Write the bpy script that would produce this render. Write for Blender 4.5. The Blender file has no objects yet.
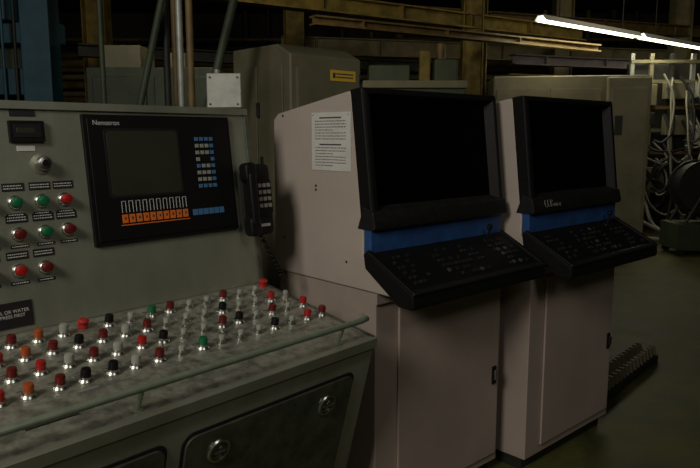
import bpy, math, random, bmesh
from mathutils import Matrix, Vector
random.seed(7)
scene=bpy.context.scene
scene.view_settings.view_transform='Standard'
scene.view_settings.look='None'

# ---------------------------------------------------------------- materials
MATS={}
def mat(name,col,rough=.6,metal=0.,var=.0,scale=8.,bump=0.,emit=None,es=0.,col2=None,spec=.5,rv=0.,stretch=None):
    if name in MATS: return MATS[name]
    m=bpy.data.materials.new(name);m.use_nodes=True
    nt=m.node_tree;b=nt.nodes['Principled BSDF']
    b.inputs['Base Color'].default_value=(*col,1);b.inputs['Roughness'].default_value=rough
    b.inputs['Metallic'].default_value=metal;b.inputs['Specular IOR Level'].default_value=spec
    if emit: 
        b.inputs['Emission Color'].default_value=(*emit,1);b.inputs['Emission Strength'].default_value=es
    if var>0 or col2 or bump>0 or rv>0:
        tc=nt.nodes.new('ShaderNodeTexCoord');mp=nt.nodes.new('ShaderNodeMapping')
        nt.links.new(tc.outputs['Object'],mp.inputs['Vector'])
        if stretch: mp.inputs['Scale'].default_value=stretch
        n=nt.nodes.new('ShaderNodeTexNoise');n.inputs['Scale'].default_value=scale;n.inputs['Detail'].default_value=8
        n.inputs['Roughness'].default_value=.65
        nt.links.new(mp.outputs['Vector'],n.inputs['Vector'])
        if var>0 or col2:
            r=nt.nodes.new('ShaderNodeValToRGB')
            c2=col2 or tuple(max(0,c*(1-var)) for c in col)
            r.color_ramp.elements[0].color=(*c2,1);r.color_ramp.elements[1].color=(*col,1)
            r.color_ramp.elements[0].position=.35;r.color_ramp.elements[1].position=.62
            nt.links.new(n.outputs['Fac'],r.inputs['Fac']);nt.links.new(r.outputs['Color'],b.inputs['Base Color'])
        if bump>0:
            bp=nt.nodes.new('ShaderNodeBump');bp.inputs['Strength'].default_value=bump;bp.inputs['Distance'].default_value=.01
            nt.links.new(n.outputs['Fac'],bp.inputs['Height']);nt.links.new(bp.outputs['Normal'],b.inputs['Normal'])
        if rv>0:
            mr=nt.nodes.new('ShaderNodeMapRange');mr.inputs['To Min'].default_value=rough-rv;mr.inputs['To Max'].default_value=rough+rv
            nt.links.new(n.outputs['Fac'],mr.inputs['Value']);nt.links.new(mr.outputs['Result'],b.inputs['Roughness'])
    MATS[name]=m;return m
STEEL=mat('brushed_steel',(.33,.345,.265),.40,.55,.20,5,.03,rv=.12,stretch=(1,1,.45))
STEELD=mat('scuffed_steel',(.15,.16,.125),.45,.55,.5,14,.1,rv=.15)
DECK=mat('worn_deck_steel',(.44,.44,.35),.42,.5,.6,26,.1,rv=.2)
RAILM=mat('rail_steel',(.32,.38,.28),.35,.4,.2,20)
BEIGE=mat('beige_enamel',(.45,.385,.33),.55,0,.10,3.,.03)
BEIGEF=mat('beige_enamel_shaded',(.39,.315,.265),.55,0,.14,3.,.03)  # same beige, shade of the less lit console fronts put into the colour
BLACK=mat('black_plastic',(.006,.006,.006),.45,0,spec=.25)
BLACKT=mat('black_textured_plastic',(.006,.006,.006),.55,0,.4,60,.1,spec=.22)
LEDGE=mat('worn_black_ledge',(.014,.014,.014),.5,0,.4,30,.05,spec=.3)
GLASS=mat('dark_crt_glass',(.0015,.0015,.0015),.3,0,spec=.08)
CRT=mat('grey_crt_glass',(.035,.037,.024),.3,0,.2,4,spec=.4)
CHROME=mat('chrome',(.55,.55,.52),.3,1)
KEYD=mat('dark_key',(.012,.012,.012),.5,spec=.3)
KEYG=mat('grey_key',(.05,.05,.05),.5)
WHITE=mat('white_print',(.6,.6,.56),.6)
DIMW=mat('worn_print',(.12,.12,.11),.6)
PAPER=mat('paper',(.62,.60,.56),.8,0,.1,12)
INK=mat('ink',(.05,.05,.05),.8)
BLUE=mat('blue_trim',(.022,.075,.23),.5,0,.3,10)
BLUEK=mat('blue_keys',(.06,.17,.35),.5)
ORANGE=mat('orange_keys',(.75,.17,.02),.5)
RED=mat('red_lens',(.36,.015,.012),.22)
REDB=mat('bright_red_plastic',(.42,.025,.02),.35)
DRED=mat('dark_red_lens',(.12,.012,.01),.22)
AMBER=mat('amber_lens',(.36,.075,.02),.22)
GREEN=mat('green_lens',(.01,.13,.05),.22)
PALE=mat('clear_lens',(.30,.32,.27),.25)
LABEL=mat('engraved_label',(.012,.012,.012),.5)
OLIVE=mat('olive_machine_paint',(.18,.165,.10),.6,0,.3,3,.03)
GREENM=mat('dark_green_machine_paint',(.05,.068,.035),.6,0,.4,4)
YEL=mat('yellow_girder_paint',(.28,.20,.04),.7,0,.6,5)
PALEY=mat('cream_paint',(.36,.31,.17),.7,0,.4,5)
TEAL=mat('teal_machine_paint',(.02,.085,.12),.55,0,.4,5)
MAUVE=mat('primer_beam_paint',(.12,.10,.11),.7,0,.4,5)
DARK=mat('dark_iron',(.03,.032,.028),.6,.3,.4,6)
GALV=mat('galvanised_steel',(.34,.35,.31),.5,.4,.3,12)
RUST=mat('ochre_pipe_paint',(.18,.12,.04),.6,0,.5,7)
HOSE=mat('pale_hose',(.22,.22,.17),.6)
RUBBER=mat('black_rubber',(.01,.01,.01),.6)
STICK=mat('yellow_sticker',(.75,.5,.05),.6)
FLOORM=mat('oily_concrete',(.085,.088,.026),.6,0,bump=.25,scale=3.5,col2=(.035,.038,.014),rv=.15,spec=.3)
WALLM=mat('grimy_wall',(.045,.04,.025),.85,0,.5,1.2,.1)
CEILM=mat('dark_ceiling',(.015,.015,.012),.9,0,.5,1.5,.1)  # near-black, mottled at random
TUBE=mat('fluorescent_tube',(.9,.9,.85),.4,emit=(1,.95,.66),es=5)

# ---------------------------------------------------------------- mesh builder
def frame(o,x,y,z):
    x,y,z=Vector(x).normalized(),Vector(y).normalized(),Vector(z).normalized()
    return Matrix(((x.x,y.x,z.x,o[0]),(x.y,y.y,z.y,o[1]),(x.z,y.z,z.z,o[2]),(0,0,0,1)))
I4=Matrix.Identity(4)
def empty(name,loc=(0,0,0),rz=0.,parent=None):
    e=bpy.data.objects.new(name,None);e.location=loc;e.rotation_euler=(0,0,rz);e.empty_display_size=.2
    bpy.context.collection.objects.link(e)
    if parent: e.parent=parent
    return e
class MB:
    def __init__(s,name,parent=None,M=I4,bevel=0.,smooth=False):
        s.n,s.p,s.M,s.b=name,parent,M,bevel;s.v=[];s.f=[];s.fm=[];s.ms=[]
    def mi(s,m):
        if m not in s.ms: s.ms.append(m)
        return s.ms.index(m)
    def add(s,vs,fs,m,M=None):
        M=s.M if M is None else M
        o=len(s.v);s.v+=[M@Vector(v) for v in vs];i=s.mi(m)
        for f in fs: s.f.append([o+k for k in f]);s.fm.append(i)
    def box(s,a,b,m,M=None):
        x0,x1=sorted((a[0],b[0]));y0,y1=sorted((a[1],b[1]));z0,z1=sorted((a[2],b[2]))
        vs=[(x0,y0,z0),(x1,y0,z0),(x1,y1,z0),(x0,y1,z0),(x0,y0,z1),(x1,y0,z1),(x1,y1,z1),(x0,y1,z1)]
        s.add(vs,[(0,3,2,1),(4,5,6,7),(0,1,5,4),(1,2,6,5),(2,3,7,6),(3,0,4,7)],m,M)
    def prism(s,pr,x0,x1,m,M=None):
        n=len(pr);vs=[(x0,y,z) for y,z in pr]+[(x1,y,z) for y,z in pr]
        fs=[tuple(range(n)),tuple(range(2*n-1,n-1,-1))]+[(i,i+n,(i+1)%n+n,(i+1)%n) for i in range(n)]
        s.add(vs,fs,m,M)
    def lathe(s,c,prof,m,M=None,seg=16):
        """rings (r,h) about the local Z at c"""
        vs=[];fs=[]
        for r,h in prof:
            for k in range(seg):
                a=2*math.pi*k/seg;vs.append((c[0]+r*math.cos(a),c[1]+r*math.sin(a),c[2]+h))
        for j in range(len(prof)-1):
            for k in range(seg):
                k2=(k+1)%seg;fs.append((j*seg+k,j*seg+k2,(j+1)*seg+k2,(j+1)*seg+k))
        fs.append(tuple(range(seg))[::-1]);fs.append(tuple((len(prof)-1)*seg+k for k in range(seg)))
        s.add(vs,fs,m,M)
    def rod(s,p0,p1,r,m,seg=12,M=None):
        p0,p1=Vector(p0),Vector(p1);d=p1-p0;L=d.length
        R=d.to_track_quat('Z','Y').to_matrix().to_4x4();R.translation=p0
        MM=(s.M if M is None else M)@R
        s.lathe((0,0,0),[(r,0),(r,L)],m,MM,seg)
    def rrect(s,x0,y0,x1,y1,r,z0,z1,m,M=None,seg=5):
        pts=[]
        for cx,cy,a0 in ((x1-r,y1-r,0),(x0+r,y1-r,90),(x0+r,y0+r,180),(x1-r,y0+r,270)):
            for k in range(seg+1):
                a=math.radians(a0+90*k/seg);pts.append((cx+r*math.cos(a),cy+r*math.sin(a)))
        n=len(pts);vs=[(x,y,z0) for x,y in pts]+[(x,y,z1) for x,y in pts]
        s.add(vs,[tuple(range(n))[::-1],tuple(range(n,2*n))]+[(i,(i+1)%n,(i+1)%n+n,i+n) for i in range(n)],m,M)
    def done(s):
        me=bpy.data.meshes.new(s.n);me.from_pydata([tuple(v) for v in s.v],[],s.f)
        for m in s.ms: me.materials.append(m)
        me.polygons.foreach_set('material_index',s.fm);me.update()
        bm=bmesh.new();bm.from_mesh(me);bmesh.ops.recalc_face_normals(bm,faces=bm.faces);bm.to_mesh(me);bm.free()
        me.polygons.foreach_set('use_smooth',[True]*len(me.polygons));me.set_sharp_from_angle(angle=math.radians(32));me.update()
        o=bpy.data.objects.new(s.n,me);bpy.context.collection.objects.link(o)
        if s.p: o.parent=s.p
        if s.b>0:
            bv=o.modifiers.new('bevel','BEVEL');bv.width=s.b;bv.segments=2;bv.limit_method='ANGLE';bv.angle_limit=math.radians(35);bv.harden_normals=True
        return o
def curve(name,pts,r,m,parent=None,M=I4,cyc=False,smooth=True):
    c=bpy.data.curves.new(name,'CURVE');c.dimensions='3D';c.bevel_depth=r;c.bevel_resolution=3;c.resolution_u=8
    for P in (pts if isinstance(pts[0][0],(tuple,list,Vector)) else [pts]):
        sp=c.splines.new('BEZIER' if smooth else 'POLY')
        tgt=sp.bezier_points if smooth else sp.points
        tgt.add(len(P)-1)
        for q,p in zip(tgt,P):
            w=M@Vector(p)
            if smooth: q.co=w;q.handle_left_type=q.handle_right_type='AUTO'
            else: q.co=(*w,1)
        sp.use_cyclic_u=cyc
    c.materials.append(m);c.use_fill_caps=True
    o=bpy.data.objects.new(name,c);bpy.context.collection.objects.link(o)
    if parent:o.parent=parent
    return o
def text(name,body,M,x,y,size,m,parent,z=.002,align='CENTER'):
    c=bpy.data.curves.new(name,'FONT');c.body=body;c.size=size;c.align_x=align;c.align_y='CENTER'
    c.materials.append(m);o=bpy.data.objects.new(name,c);bpy.context.collection.objects.link(o)
    o.matrix_world=M@Matrix.Translation((x,y,z))
    if parent:
        o.parent=parent
    return o

# ================================================================= CONTROL DESK
desk=empty('control_desk',(0,0,0),math.radians(5.3))
X0,X1=-.45,1.63
PN=math.hypot(1,.1195)
PF=frame((0,1.897,.955),(1,0,0),(0,.1195,1),(0,-1,.1195))     # back panel
def pz(z): return (z+.545)*PN
DF=frame((0,1.35,.854),(1,0,0),(0,.9834,.1816),(0,-.1816,.9834)) # button deck
def dy(y): return (y-1.35)/.9834
FF=frame((0,1.35,.854),(1,0,0),(0,-.2571,.9664),(0,-.9664,-.2571)) # front
def fz(z): return (z+.646)/.9664

b=MB('cabinet_body',desk,bevel=.006)
b.prism([(1.35,.835),(1.352,.854),(1.897,.955),(1.973,1.591),(2.03,1.598),(2.33,1.50),(2.33,.02),(1.56,.02),(1.56,.16),(1.49,.30)],X0,X1,STEEL);b.done()
b=MB('plinth',desk);b.box((X0+.03,1.6,0),(X1-.03,2.3,.03),DARK);b.done()
b=MB('panel_face',desk,PF,bevel=.003)
b.box((X0+.005,.004,0),(X1-.012,pz(.085),.003),STEEL)
b.box((X0,pz(.07),0),(X1,pz(.093),.012),STEEL);b.box((X1-.016,0,0),(X1+.001,pz(.09),.010),STEELD);b.done()
b=MB('deck_plate',desk,DF,bevel=.002)
b.box((X0+.004,.006,0),(X1-.006,dy(1.89),.004),DECK)
b.box((X0,-.012,-.028),(X1,.012,.006),STEEL)
b.box((X1-.014,0,-.02),(X1+.002,dy(1.9),.007),STEELD);b.done()
# front doors with latches
b=MB('front_doors',desk,FF,bevel=.004)
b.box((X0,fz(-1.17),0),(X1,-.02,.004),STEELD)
for x0,x1 in ((.92,1.545),(.22,.86),(-.42,.16)):
    b.rrect(x0-.010,fz(-1.16),x1+.010,fz(-.735),.035,.004,.008,RUBBER)
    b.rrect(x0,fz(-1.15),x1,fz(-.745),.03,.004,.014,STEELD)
b.done()
b=MB('door_latches',desk,FF)
for x in (1.026,1.436,.33,.75,-.3,.05):
    y=fz(-.815)
    b.lathe((x,y,.013),[(.036,0),(.037,.004),(.034,.008),(.028,.008),(.027,.002),(.001,.002)],CHROME,seg=28)
    b.lathe((x,y,.014),[(.026,0),(.026,.002)],STEELD,seg=24)
    b.box((x-.018,y-.004,.015),(x+.018,y+.004,.024),CHROME)
    b.lathe((x+.004,y+.010,.015),[(.006,0),(.005,.006)],CHROME,seg=12)
b.done()
# hand rail
RY,RZ=1.352,.924
curve('hand_rail',[(X0,RY,RZ),(X1-.06,RY,RZ),(X1-.035,RY+.004,RZ),(X1-.022,RY+.03,RZ),(X1-.022,RY+.045,RZ-.004)],.0095,RAILM,desk,smooth=False)
b=MB('rail_posts',desk)
for x in (-.3,.18,.80,1.49): 
    b.rod((x,RY+.004,RZ),(x,RY+.03,.868),.006,RAILM); b.lathe((x,dy(1.382),.004),[(.013,0),(.012,.004)],RAILM,DF)
b.done()
# --- panel instruments
b=MB('gauge_and_knob',desk,PF,bevel=.002)
b.box((.782,pz(-.020),.003),(.878,pz(.038),.016),BLACKT)
b.box((.792,pz(-.008),.016),(.868,pz(.028),.0175),KEYD)
b.box((.80,pz(.004),.0175),(.85,pz(.018),.0182),CRT)
b.box((.79,pz(.052),.003),(.86,pz(.068),.006),LABEL)
b.box((.80,pz(-.045),.003),(.85,pz(-.03),.005),WHITE)
kx,ky=.862,pz(-.082)
b.lathe((kx,ky,.003),[(.030,0),(.030,.003),(.018,.006),(.018,.010)],STEEL,seg=24)
b.lathe((kx,ky,.010),[(.020,0),(.021,.012),(.018,.022),(.010,.024)],CHROME,seg=20)
b.lathe((kx,ky,.034),[(.010,0),(.009,.001)],BLACK,seg=16)
b.done()
def pushbtn(b,M,x,y,cap,r=.013,h=.018,z=.003,ring=CHROME,guard=True):
    b.lathe((x,y,z),[(r*1.35,0),(r*1.35,.004),(r*1.15,.009),(r*1.05,.010)],ring,M,16)
    b.lathe((x,y,z+.008),[(r*.95,0),(r*.95,h*.7),(r*.8,h),(r*.35,h*1.08)],cap,M,16)
def label(b,M,x,y,w,h,z=.003,lines=1):
    b.box((x-w/2,y-h/2,z),(x+w/2,y+h/2,z+.0015),LABEL,M)
    for k in range(lines):
        yy=y+h*(.5-(k+1)/(lines+1));n=int(w/.006);xx=x-w/2+.004
        while xx<x+w/2-.006:
            ww=random.choice((.003,.004,.006));b.box((xx,yy-.0014,z+.0015),(xx+ww,yy+.0014,z+.002),WHITE,M);xx+=ww+.002
b=MB('panel_pushbuttons',desk,PF)
for z,caps in ((-.185,(GREEN,GREEN,GREEN,GREEN,RED)),(-.272,(GREEN,DRED,DRED,GREEN,DRED)),(-.372,(DRED,RED,RED,DRED,None))):
    for cx,cap in zip((.62,.70,.777,.850,.918),caps):
        if z<-.35: cx-=.01
        if cap is None: continue
        pushbtn(b,PF,cx,pz(z),cap,.015,.020)
        label(b,PF,cx,pz(z+.042),.060,.022,lines=2)
        label(b,PF,cx,pz(z-.034),.05,.009)
    for cx in (-.3,-.2,-.1,0,.1,.2,.3,.4,.5): pushbtn(b,PF,cx,pz(z),random.choice((GREEN,RED,AMBER)),.015,.02)
b.box((.68,pz(-.525),.003),(.79,pz(-.455),.006),LABEL);b.done()
text('nameplate_text','OIL OR WATER\nPRESS FIRST',PF,.735,pz(-.487),.013,WHITE,desk,.0065)
# --- operator screen
b=MB('screen_bezel',desk,PF,bevel=.004)
bx0,bx1,by0,by1=.992,1.535,pz(-.334),pz(.06)
b.box((bx0,by0,.003),(bx1,by1,.016),BLACKT)
b.box((bx0+.012,by0+.012,.016),(bx1-.012,by1-.012,.020),BLACK)
b.done()
b=MB('screen_glass',desk,PF,bevel=.002)
b.rrect(1.052,pz(-.195),1.318,pz(.018),.012,.019,.0215,KEYD);b.rrect(1.06,pz(-.188),1.310,pz(.01),.012,.0215,.0225,CRT)
b.done()
b=MB('screen_keys',desk,PF)
for i in range(10):
    x=1.085+i*.0245
    b.box((x,pz(-.272),.020),(x+.018,pz(-.246),.023),ORANGE);b.box((x+.006,pz(-.262),.023),(x+.012,pz(-.254),.0235),INK)
    for q in (0,1): b.box((x+.002+q*.013,pz(-.240),.020),(x+.0030+q*.013,pz(-.205),.0215),WHITE)
    b.box((x+.002,pz(-.206),.020),(x+.0165,pz(-.2045),.0215),WHITE)
b.box((1.08,pz(-.280),.020),(1.33,pz(-.277),.0215),ORANGE)
for i in range(6): b.box((1.345+i*.022,pz(-.270),.020),(1.363+i*.022,pz(-.250),.023),BLUEK)
for j in range(8):
    for i in range(4):
        x=1.380+i*.020;z=-.010-j*.0225
        m=BLUEK if (i==3 or j in (0,7) or (i==0 and j==4)) else PALE
        if j in (3,) and i in(1,2): continue
        b.box((x,pz(z-.012),.020),(x+.013,pz(z),.023),m)
b.done()
text('bezel_lettering','Nematron',PF,1.065,pz(.034),.021,WHITE,desk,.0205)
# --- deck buttons
b=MB('deck_pushbuttons',desk,DF)
def dbtn(x,y,cap,r=.012,h=.024,lab=True):
    yy=dy(y)
    b.lathe((x,yy,.004),[(r*1.5,0),(r*1.5,.003),(r*1.2,.008),(r*1.2,.014)],CHROME,DF,16)
    b.lathe((x,yy,.016),[(r,0),(r,h*.75),(r*.85,h),(r*.4,h*1.06)],cap,DF,16)
    if lab:
        b.box((x-.02,yy+r*1.9,.004),(x+.02,yy+r*1.9+.012,.0055),GALV,DF)
        b.box((x-.015,yy+r*1.9+.004,.0055),(x+.013,yy+r*1.9+.007,.006),INK,DF)
caps1=[RED,AMBER,DRED,BLACK,BLACK,PALE,DRED,PALE,GREEN,PALE,PALE,PALE,BLACK,PALE,RED,DRED]
caps2=[DRED,DRED,RED,PALE,DRED,PALE,RED,BLACK,PALE,PALE,DRED,BLACK,PALE,DRED,PALE,RED]
caps3=[AMBER,RED,AMBER,DRED,BLACK,DRED,PALE,DRED,PALE,PALE,PALE,BLACK,PALE,PALE,RED,PALE]
caps4=[GREEN,PALE,DRED,AMBER,PALE,DRED,BLACK,PALE,GREEN,DRED,PALE,PALE,DRED,PALE,PALE,DRED]
for y,c in ((1.565,caps1),(1.655,caps2),(1.742,caps3),(1.825,caps4)):
    for i in range(16):
        x=.56+i*.0695+random.uniform(-.003,.003)
        if y>1.8 and (i in (5,15) ): continue
        cap=c[i];small=cap is PALE and i>6
        dbtn(x,y,cap,.0095 if small else .0125,.014 if small else .022)
    for i in range(13):
        dbtn(.56-(i+1)*.075,y,random.choice((RED,AMBER,PALE,BLACK,GREEN)))
for i in range(18):   # toggles and small lamps in the denser right half
    x=.98+(i%9)*.0695+.035
    yy=dy((1.61,1.70,1.785)[(i*2)%3]+ (i%2)*.004)
    b.lathe((x,yy,.004),[(.010,0),(.010,.004),(.006,.007),(.006,.010)],CHROME,DF,12)
    b.rod((x,yy,.012),(x,yy+.006,.032),.0028,CHROME,8,DF)
# mushroom heads
for x,y in ((.905,1.845),(1.60,1.86)):
    yy=dy(y);b.lathe((x,yy,.004),[(.014,0),(.014,.010),(.009,.011),(.009,.016),(.016,.018),(.017,.023),(.012,.028),(.004,.029)],REDB,DF,20)
b.box((.565,dy(1.435),.004),(.685,dy(1.475),.006),LABEL,DF)
b.box((.10,dy(1.435),.004),(.22,dy(1.475),.006),LABEL,DF)
for i in range(8):
    b.box((.60+i*.12,dy(1.52),.004),(.66+i*.12,dy(1.53),.0052),GALV,DF)
b.done()
# ================================================================= TELEPHONE
ph=empty('wall_telephone',(0,0,0),math.radians(5.3))
b=MB('phone_body',ph,PF,bevel=.012)
b.rrect(1.575,pz(-.365),1.665,pz(-.11),.02,.016,.06,BLACK)
b.rrect(1.585,pz(-.30),1.66,pz(-.16),.02,.06,.072,BLACKT);b.done()
b=MB('phone_keypad',ph,PF)
for j in range(4):
    for i in range(3): b.rrect(1.592+i*.021,pz(-.195-j*.024),1.606+i*.021,pz(-.181-j*.024),.003,.072,.0775,GALV)
b.box((1.60,pz(-.335),.060),(1.645,pz(-.325),.0615),WHITE);b.done()
b=MB('phone_handset',ph,PF,bevel=.008)
b.rrect(1.535,pz(-.175),1.583,pz(-.105),.018,.045,.090,BLACK)
b.rrect(1.535,pz(-.365),1.583,pz(-.295),.018,.045,.090,BLACK)
b.rrect(1.543,pz(-.33),1.575,pz(-.14),.012,.068,.096,BLACK);b.done()
b=MB('phone_mount',ph,PF);b.box((1.56,pz(-.34),.0125),(1.622,pz(-.14),.03),DARK);b.done()
cord=[]
N=420
for k in range(N):
    t=k/(N-1)
    cx=1.60+.075*math.sin(math.pi*t*.75)+.02*t;cz=-.365-.17*math.sin(math.pi*min(1,t*1.1)*.62)
    a=2*math.pi*34*t
    cord.append((cx+.0075*math.cos(a),pz(cz)+.002*math.sin(a*.5),.055+.0075*math.sin(a)))
curve('phone_cord',cord,.0024,BLACK,ph,PF,smooth=False)

# ================================================================= OPERATOR CONSOLES
def console(loc,W,first):
    e=empty('operator_console',loc)
    b=MB('upper_housing',e,bevel=.008)
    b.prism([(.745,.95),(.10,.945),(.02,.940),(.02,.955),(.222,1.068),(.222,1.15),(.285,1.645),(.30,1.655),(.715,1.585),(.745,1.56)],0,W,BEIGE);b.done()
    b=MB('pedestal',e,bevel=.006)
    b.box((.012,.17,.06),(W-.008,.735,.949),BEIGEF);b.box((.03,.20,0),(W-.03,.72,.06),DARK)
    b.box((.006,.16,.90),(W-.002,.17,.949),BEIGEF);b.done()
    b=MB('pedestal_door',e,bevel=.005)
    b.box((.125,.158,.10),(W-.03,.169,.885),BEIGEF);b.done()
    b=MB('door_handle',e,bevel=.003)
    b.box((W-.078,.150,.43),(W-.050,.158,.51),BLACK);b.box((W-.072,.140,.45),(W-.056,.151,.495),CHROME if first else KEYD);b.done()
    # monitor hood
    S=frame((0,.195,1.178),(1,0,0),(0,.1215,.9926),(0,-.9926,.1215))
    b=MB('monitor_hood',e,S,bevel=.004)
    o=(.0,.0,W,.488);i=(.055,.065,W-.045,.452);zo,zi=.024,-.014
    def rect(r,z): return [(r[0],r[1],z),(r[2],r[1],z),(r[2],r[3],z),(r[0],r[3],z)]
    o2=(.010,.012,W-.010,.478)
    vs=rect(o,-.035)+rect(o,zo-.006)+rect(o2,zo)+rect((.032,.045,W-.026,.466),zo)+rect(i,zi)
    fs=[]
    for k in range(4):
        for q in range(4):
            q2=(q+1)%4;fs.append((k*4+q,k*4+q2,(k+1)*4+q2,(k+1)*4+q))
    b.add(vs,fs,BLACKT);b.add(rect(i,zi),[(0,1,2,3)],GLASS);b.done()
    b=MB('hood_ledge',e,bevel=.004)
    b.prism([(.165,1.168),(.160,1.184),(.172,1.232),(.22,1.25),(.25,1.168)],-.004,W+.004,LEDGE);b.done()
    b=MB('blue_trim_strip',e,bevel=.002);b.box((.004,.186,1.086),(W-.004,.222,1.168),BLUE);b.done()
    # keyboard tray
    K=frame((0,-.024,.968),(1,0,0),(0,.236,.124),(0,-.124,.236))
    L=.256
    b=MB('keyboard_tray',e,bevel=.006)
    b.prism([(-.022,.918),(-.030,.934),(-.025,.972),(.198,1.092),(.214,1.084),(.205,1.03),(.04,.920)],-.010,W+.016,BLACKT)
    b.box((-.010,0,.0),(.014,L,.014),BLACKT,K);b.box((W-.006,0,0),(W+.016,L,.014),BLACKT,K)
    b.box((-.010,-.004,0),(W+.016,.020,.013),LEDGE,K);b.done()
    b=MB('keyboard_keys',e,K)
    for j in range(6):
        for k in range(30):
            x=.05+k*.0235
            if k in (5,6,7,8,20,21,22,23) : continue
            if (j==5 and k%3==0) or random.random()<.4: continue
            y=.045+j*.029
            b.rrect(x,y,x+.015,y+.017,.003,.002,.010,KEYD if random.random()<.93 else KEYG)
            if random.random()<.35: b.box((x+.005,y+.007,.010),(x+.009,y+.010,.0103),DIMW)
    b.done()
    b=MB('joystick',e,K)
    b.lathe((W-.14,.21,.002),[(.022,0),(.020,.008),(.012,.012)],BLACK,seg=18)
    b.rod((W-.14,.21,.012),(W-.138,.22,.055),.005,BLACK);b.lathe((W-.138,.225,.05),[(.008,0),(.012,.008),(.010,.018),(.004,.022)],BLACK,seg=14);b.done()
    if first:
        P=frame((-.001,.50,1.37),(0,-1,0),(0,0,1),(-1,0,0))
        b=MB('instruction_sheet',e,P)
        b.box((0,0,0),(.215,.212,.002),PAPER)
        for k in range(17):
            y=.190-k*.0108
            if k in (8,): continue
            if k in (0,9): b.box((.045,y,.002),(.165,y+.005,.0024),INK);continue
            x=.02
            end=.19 if k%4 else .12
            while x<end:
                w=random.uniform(.004,.014);b.box((x,y,.002),(min(x+w,end),y+.0028,.0024),INK);x+=w+.003
        for z in ((.01,.203),(.205,.203)): b.lathe((z[0],z[1],.002),[(.003,0),(.002,.002)],CHROME,seg=8)
        b.done()
        b=MB('side_screws',e,P)
        for x,y in ((-.18,.205),(-.18,-.28),(.19,-.33),(.02,-.06),(.02,-.075)): b.lathe((x,y,0),[(.005,0),(.004,.002)],DARK,seg=10)
        b.done()
    else:
        Sg=frame((.08,.1595,1.204),(1,0,0),(0,.252,.968),(0,-.968,.252))
        curve('chalk_scribble',[[(0,.02,.001),(.004,-.008,.001),(.018,-.008,.001),(.022,.02,.001)],[(.03,-.01,.001),(.032,-.006,.001)],
            [(.045,.02,.001),(.045,-.01,.001)],[(.045,.018,.001),(.06,.014,.001),(.047,.006,.001),(.062,-.002,.001),(.045,-.01,.001)],
            [(.085,.004,.001),(.072,0,.001),(.076,-.01,.001),(.088,0,.001),(.09,-.01,.001)],[(.105,.004,.001),(.097,-.002,.001),(.105,-.006,.001),(.098,-.011,.001)],[(.115,-.004,.001),(.124,.002,.001),(.116,-.008,.001),(.128,-.01,.001)]],.0011,GALV,e,Sg)
    return e
console((1.66,1.495,0),.79,True)
console((2.505,1.395,0),.785,False)

# ================================================================= HALL (shell axes turned against the console row)
HA=math.radians(-42.9)
def H(x,y,z=0):
    c,s=math.cos(HA),math.sin(HA);return Vector((c*x-s*y,s*x+c*y,z))
HM=Matrix.Rotation(HA,4,'Z')
def hob(name,parent=None,bevel=0.): return MB(name,parent,HM,bevel)
b=hob('floor');b.box((-8,-4,-.1),(11,17,0),FLOORM);b.done()
b=hob('ceiling');b.box((-8,-4,4.4),(11,17,4.5),CEILM);b.done()
b=hob('wall_back');b.box((-8,17,0),(11,17.15,4.4),WALLM);b.done()
b=hob('wall_right');b.box((11,-4,0),(11.15,17,4.4),WALLM);b.done()
b=hob('wall_left');b.box((-8.15,-4,0),(-8,17,4.4),WALLM);b.done()
b=hob('wall_front');b.box((-8,-4.15,0),(11,-4,4.4),WALLM);b.done()

# electrical enclosure behind the first console
e=empty('electrical_enclosure',(2.29,2.93,0))
b=MB('enclosure_body',e,bevel=.012)
b.prism([(0,0),(0,1.93),(.12,1.99),(.55,1.99),(.55,0)],0,.52,OLIVE);b.done()
b=MB('enclosure_door',e,bevel=.006);b.box((.04,-.015,.15),(.49,0,1.86),OLIVE);b.box((.42,-.03,1.0),(.44,-.015,1.15),DARK)
b.box((.27,-.018,1.80),(.46,-.0152,1.86),STICK)
for k in range(2):b.box((.31,-.0186,1.818+k*.018),(.44,-.018,1.825+k*.018),INK)
b.box((.285,-.0186,1.815),(.305,-.018,1.845),INK);b.done()
b=MB('enclosure_side_panel',e,bevel=.004);b.box((-.012,.06,.15),(0,.27,1.88),OLIVE);b.box((-.012,.30,.15),(0,.52,1.88),OLIVE)
for z in (.4,1.6): b.box((-.02,.275,z),(-.0,.295,z+.08),DARK)
b.box((-.022,.24,1.25),(-.012,.26,1.38),DARK);b.done()
# large enclosure behind the second console
e=empty('machine_cabinet',H(1.90,9.2),HA-math.radians(6))
b=MB('cabinet_shell',e,bevel=.02);b.box((0,0,0),(2.0,1.0,2.27),OLIVE);b.box((1.45,-.08,.1),(2.0,0,2.24),OLIVE);b.done()
b=MB('cabinet_doors',e,bevel=.01)
for x in (.05,.74): b.box((x,-.03,.15),(x+.64,0,2.1),OLIVE)
b.box((1.50,-.10,.2),(1.95,-.08,2.1),OLIVE);b.box((1.55,-.105,1.5),(1.65,-.10,1.75),DARK)
b.box((.66,-.06,1.0),(.70,-.03,1.25),DARK);b.box((.2,-.035,1.78),(.5,-.03,1.9),GREENM);b.box((.9,-.035,1.7),(1.05,-.03,1.85),PAPER);b.done()
# lower green machine between
e=empty('hydraulic_press',H(.15,7.2),HA)
b=MB('press_bed',e,bevel=.02);b.box((0,0,0),(1.05,1.1,1.98),GREENM);b.box((-.02,-.03,1.98),(1.07,1.1,2.06),OLIVE);b.box((.1,-.02,1.0),(.95,0,1.85),GREENM);b.done()
b=MB('press_head',e,bevel=.02);b.box((.05,.3,2.06),(.5,.8,2.25),GREENM);b.box((.6,.3,2.06),(.72,.42,2.4),YEL);b.rod((.85,.5,2.06),(.85,.5,2.5),.05,RUST)
b.box((.75,.2,2.06),(1.0,.6,2.3),GREENM);b.done()
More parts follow.
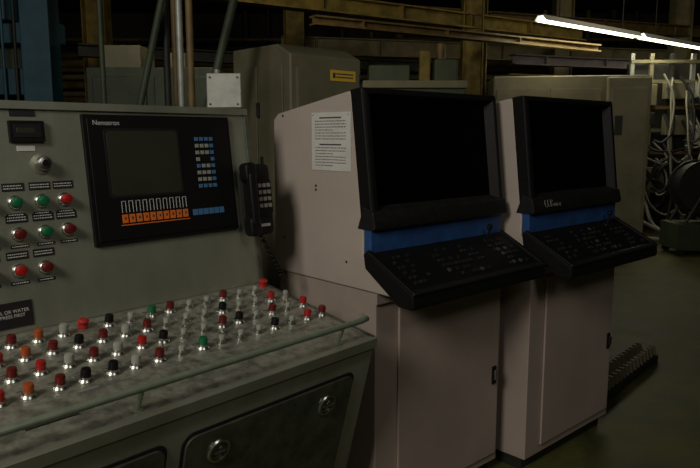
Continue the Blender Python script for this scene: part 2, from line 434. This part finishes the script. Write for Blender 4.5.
# building steel: columns and girders
BS=empty('building_steel_frame')
def column(x,y,w,m,z1=4.4):
    e=empty('column',H(x,y),HA,BS)
    b=MB('column_section',e);b.box((-w/2,-.01,0),(w/2,.01,z1),m);b.box((-w/2-.012,-w/2,0),(-w/2,w/2,z1),m);b.box((w/2,-w/2,0),(w/2+.012,w/2,z1),m);b.done()
column(1.72,9.9,.26,YEL);column(3.9,12.9,.3,PALEY);column(-3.6,10.,.3,YEL)
column(-.9,11.4,.3,YEL);column(6.3,13.4,.3,PALEY);column(1.93,10.4,.16,PALEY)
def girder(p0,p1,h,w,m):
    P0,P1=H(*p0),H(*p1);d=P1-P0;L=d.length;e=empty('girder',P0,math.atan2(d.y,d.x),BS)
    b=MB('girder_section',e);b.box((0,-w/2,h-.02),(L,w/2,h),m);b.box((0,-w/2,0),(L,w/2,.02),m)
    b.box((0,-.01,.02),(L,.01,h-.02),m);n=int(L/1.2)
    for k in range(n): b.box((.6+k*1.2,-w/2,.02),(.62+k*1.2,w/2,h-.02),m)
    b.done()
girder((-1.9,7.6,2.98),(3.7,11.2,2.98),.20,.2,YEL)
girder((-.4,7.5,2.66),(3.5,9.9,2.66),.10,.14,RUST)
girder((-1.2,12.2,2.9),(8.,14.6,2.9),.3,.2,PALEY)
girder((-3.,6.6,3.6),(6.,8.2,3.6),.25,.2,DARK)
girder((2.6,11.2,2.62),(7.5,13.0,2.62),.16,.18,MAUVE)
girder((2.6,11.6,2.35),(7.5,13.4,2.35),.16,.18,RUST)
girder((-.5,10.8,3.35),(7.,13.6,3.35),.2,.18,RUST)
girder((-3.5,9.,2.5),(2.,11.6,2.5),.16,.18,DARK)
# pipe racks
def piperack(name,specs):
    e=empty(name)
    b=MB('pipes',e)
    for p0,p1,r,m in specs: b.rod(H(*p0),H(*p1),r,m)
    b.done()
sp=[]
for k in range(10):
    z=2.1+.17*k+random.uniform(-.03,.03);y=15.8+random.uniform(-.2,.2);sp.append(((-7,y,z),(10,y,z),random.choice((.04,.06,.09)),random.choice((YEL,GALV,RUST,DARK,PALEY))))
piperack('horizontal_pipe_rack',sp)
sp=[]
for k in range(14):
    x=-2.5+k*.72+random.uniform(-.2,.2);y=16.5;sp.append(((x,y,0),(x,y,4.38),random.choice((.05,.08,.12)),random.choice((YEL,DARK,RUST,GREENM,DARK))))
piperack('vertical_pipe_rack',sp)
# uprights behind the desk
piperack('vertical_conduits',[((-.70,2.88,0),(-.70,2.88,4.38),.014,GALV),((-.72,3.15,0),(-.72,3.15,4.38),.016,RUST),((-1.1,4.4,0),(-1.1,4.4,4.38),.02,RUST),
    ((-1.30,3.9,1.2),(-.80,3.9,3.2),.02,GREENM),((-.78,3.6,1.5),(-.45,3.6,2.7),.022,GREENM),((-1.42,4.0,0),(-1.42,4.0,4.38),.015,GREENM),((-1.05,4.0,0),(-1.05,4.0,4.38),.02,DARK)])
# teal press frame on the left
e=empty('teal_press_frame',H(-2.95,5.2),HA)
b=MB('posts',e,bevel=.01)
b.box((.0,0,0),(.14,.2,3.6),TEAL);b.box((.50,0,0),(.72,.2,3.6),TEAL);b.box((-.6,.1,0),(-.5,.3,3.6),TEAL);b.box((.14,.35,0),(.5,.4,3.6),GREENM);b.done()
b=MB('crossheads',e,bevel=.01)
b.box((-.6,.2,2.2),(.7,.35,2.36),TEAL);b.box((-.6,.2,1.6),(.7,.35,1.72),DARK);b.box((.05,.05,1.80),(.55,.3,2.0),TEAL)
b.lathe((0,0,0),[(.1,0),(.1,.2),(.05,.22),(.05,.5)],TEAL,Matrix.Translation((.3,.2,2.36)),20);b.done()
b=MB('feed_lines',e)
for k in range(4): b.rod((.2+.08*k,.02,0),(.16+.1*k,.02,3.4),.012,DARK if k%2 else TEAL)
b.done()
e=empty('dark_switchgear_cabinet',H(-2.05,5.4),HA)
b=MB('body',e,bevel=.02);b.box((0,0,0),(1.0,.6,2.02),GREENM);b.box((.05,-.02,.1),(.47,0,1.95),GREENM);b.box((.53,-.02,.1),(.95,0,1.95),GREENM);b.done()
b=MB('roof_boxes',e,bevel=.01);b.box((.1,.1,2.02),(.4,.5,2.2),OLIVE);b.box((.6,.1,2.02),(.75,.4,2.14),OLIVE);b.done()
# junction box standing on the desk top
e=empty('junction_box',H(-.545,2.66,1.605),HA)
b=MB('box',e,bevel=.004);b.box((0,0,.0),(.125,.07,.125),GALV);b.box((-.004,-.008,-.002),(.129,0,.129),GALV);b.done()
b=MB('screws_and_hub',e)
for x in (.01,.115):
    for z in (.012,.113): b.rod((x,-.011,z),(x,-.008,z),.004,DARK,8)
b.rod((.03,.035,-.06),(.03,.035,0),.014,GALV);b.rod((.03,.035,.125),(.03,.035,.145),.012,GALV);b.done()
# right-hand service wall with hoses
e=empty('hose_rack',H(4.35,10.5),HA)
b=MB('rack_frame',e)
for x,m in ((0,GALV),(.3,OLIVE),(.62,DARK),(.95,GALV),(1.3,PALEY),(1.7,GALV),(2.2,GALV)): b.box((x,.3,0),(x+.06,.36,2.75),m)
for z in (.7,1.2,1.55,1.9,2.3,2.6): b.box((0,.28,z),(2.3,.32,z+.05),OLIVE if z not in(1.2,1.9) else RUST)
b.box((.0,.4,.0),(2.4,.45,2.6),DARK)
b.done()
b=MB('rack_boxes',e,bevel=.01)
for x,z,w,h,m in ((.08,1.95,.28,.32,OLIVE),(.52,1.5,.35,.3,OLIVE),(1.0,1.96,.3,.35,GALV),(.1,1.25,.2,.35,PALEY),(1.02,.8,.3,.3,DARK),(.5,2.05,.3,.25,OLIVE),(1.4,1.3,.4,.4,GALV),(1.5,2.1,.3,.3,OLIVE),(.2,.6,.35,.4,OLIVE),(.95,1.35,.28,.3,PAPER)):
    b.box((x,.12,z),(x+w,.28,z+h),m)
for k in range(26):
    x=random.uniform(0,2.0);z=random.uniform(.4,2.4);w,h=random.uniform(.06,.18),random.uniform(.05,.2)
    b.box((x,.02,z),(x+w,.125,z+h),random.choice((DARK,RUST,GREENM,GALV,TEAL,RUBBER)))
b.done()
hs=[]
for k in range(40):
    x0=random.uniform(0,1.9);x1=x0+random.uniform(-.5,.7);z0=random.uniform(1.1,2.6);z1=random.uniform(.1,1.5)
    hs.append([(x0,.1,z0),(x0+random.uniform(-.1,.2),0,z0-.3),((x0+x1)/2,-.1,min(z0,z1)-.1*random.random()),(x1,-.05,z1)])
curve('hoses',hs[:22],.016,HOSE,e)
curve('dark_hoses',hs[22:],.02,RUBBER,e)
hs=[]
for k in range(6):
    cx,cz,r=random.uniform(.0,1.2),random.uniform(.5,1.2),random.uniform(.15,.3)
    hs.append([(cx+r*math.cos(a*.7),-.1+.01*a,cz+r*math.sin(a*.7)) for a in range(18)])
curve('coiled_hoses',hs,.018,RUBBER,e)
curve('floor_hoses',[[(-.3,-.6,.03),(.3,-1.1,.03),(1.0,-.7,.03),(1.7,-1.2,.03)],[(.2,0,.5),(.3,-.3,.1),(.7,-.6,.03),(1.5,-.2,.03)],[(-.1,.0,.9),(.0,-.2,.3),(.4,-.5,.03)]],.03,HOSE,e)
e=empty('cable_reel',H(4.42,8.6),HA)
b=MB('reel',e);R=Matrix.Translation((0,0,.86))@Matrix.Rotation(math.radians(90),4,'X')
b.lathe((0,0,-.15),[(.33,0),(.33,.03),(.30,.03),(.30,.27),(.33,.27),(.33,.30)],RUBBER,R,28);b.lathe((0,0,-.2),[(.05,0),(.05,.4)],GALV,R,12);b.done()
b=MB('stand',e);
b.box((-.35,-.25,.08),(.35,.25,.40),GREENM)
for y in (-.2,.2):
    b.rod((0,y,.86),(-.25,y,.40),.02,DARK);b.rod((0,y,.86),(.25,y,.40),.02,DARK)
    for x in (-.28,.28): b.rod((x,y-.02,.05),(x,y+.02,.05),.05,RUBBER)
b.done()
# finned drain grate on the floor
e=empty('floor_grate',(3.55,1.70,0),math.atan2(.1,.87))
b=MB('channel',e);b.box((0,0,0),(.95,.02,.05),DARK);b.box((0,.14,0),(.95,.16,.05),DARK);b.done()
b=MB('fins',e)
for k in range(15):
    x=.02+k*.064;b.prism([(.0,.0),(.02,.11),(.05,.11),(.08,.03),(.11,.11),(.14,.11),(.16,.0)],x,x+.014,OLIVE)
b.done()
# fluorescent lamps
def lamp(p0,p1,power):
    P0,P1=H(*p0),H(*p1);d=P1-P0;L=d.length;a=math.atan2(d.y,d.x)
    e=empty('fluorescent_lamp',P0,a)
    b=MB('reflector',e);b.prism([(-.09,.02),(-.04,.09),(.04,.09),(.09,.02),(.085,.02),(.036,.08),(-.036,.08),(-.085,.02)],0,L,WHITE)
    b.rod((.4,0,.08),(.4,0,4.4-p0[2]),.008,DARK);b.rod((L-.4,0,.08),(L-.4,0,4.4-p0[2]),.008,DARK);b.done()
    b=MB('tubes',e);b.rod((.03,-.04,.035),(L-.03,-.04,.035),.027,TUBE);b.rod((.03,.04,.035),(L-.03,.04,.035),.027,TUBE);b.done()
    l=bpy.data.lights.new('tube_light','AREA');l.shape='RECTANGLE';l.size=L;l.size_y=.12;l.energy=power;l.color=(1,.93,.66)
    o=bpy.data.objects.new('tube_light',l);o.parent=e;o.location=(L/2,0,-.01);bpy.context.collection.objects.link(o)
lamp((2.35,8.7,2.88),(4.15,10.15,2.88),18)
lamp((4.25,10.23,2.88),(6.3,11.9,2.88),22)
def area(name,loc,tgt,size,power,col):
    l=bpy.data.lights.new(name,'AREA');l.shape='SQUARE';l.size=size;l.energy=power;l.color=col
    o=bpy.data.objects.new(name,l);o.location=loc;o.rotation_euler=(Vector(tgt)-Vector(loc)).to_track_quat('-Z','Y').to_euler();bpy.context.collection.objects.link(o)
area('bay_light',(-2.6,.2,3.4),(2,2,.9),1.2,94,(1,.94,.84))
area('aisle_light',(1.0,-1.8,3.6),(2.2,1.8,1.0),1.0,16,(1,.95,.85))
area('hall_fill',H(-1,5.0,3.3),H(0.5,9,2.6),1.0,20,(1,.88,.6))  # fill added so the yellow girders show, no fixture behind it
area('far_hall_fill',H(4,8.2,4.2),H(4.5,12.5,2.0),1.0,17,(1,.9,.65))  # second fill, added to brighten the far beams and back wall clutter

w=bpy.data.worlds.new('world');scene.world=w;w.use_nodes=True
w.node_tree.nodes['Background'].inputs['Color'].default_value=(.8,.9,.75,1);w.node_tree.nodes['Background'].inputs['Strength'].default_value=.02

cd=bpy.data.cameras.new('camera');cd.sensor_width=36;cd.lens=680/700*36;cd.clip_start=.05
cam=bpy.data.objects.new('camera',cd);bpy.context.collection.objects.link(cam);scene.camera=cam
th=math.atan(99/680)
fwd=Vector((math.cos(math.radians(47.1))*math.cos(th),math.sin(math.radians(47.1))*math.cos(th),-math.sin(th)))
cam.location=(0,0,1.5);cam.rotation_euler=fwd.to_track_quat('-Z','Y').to_euler()
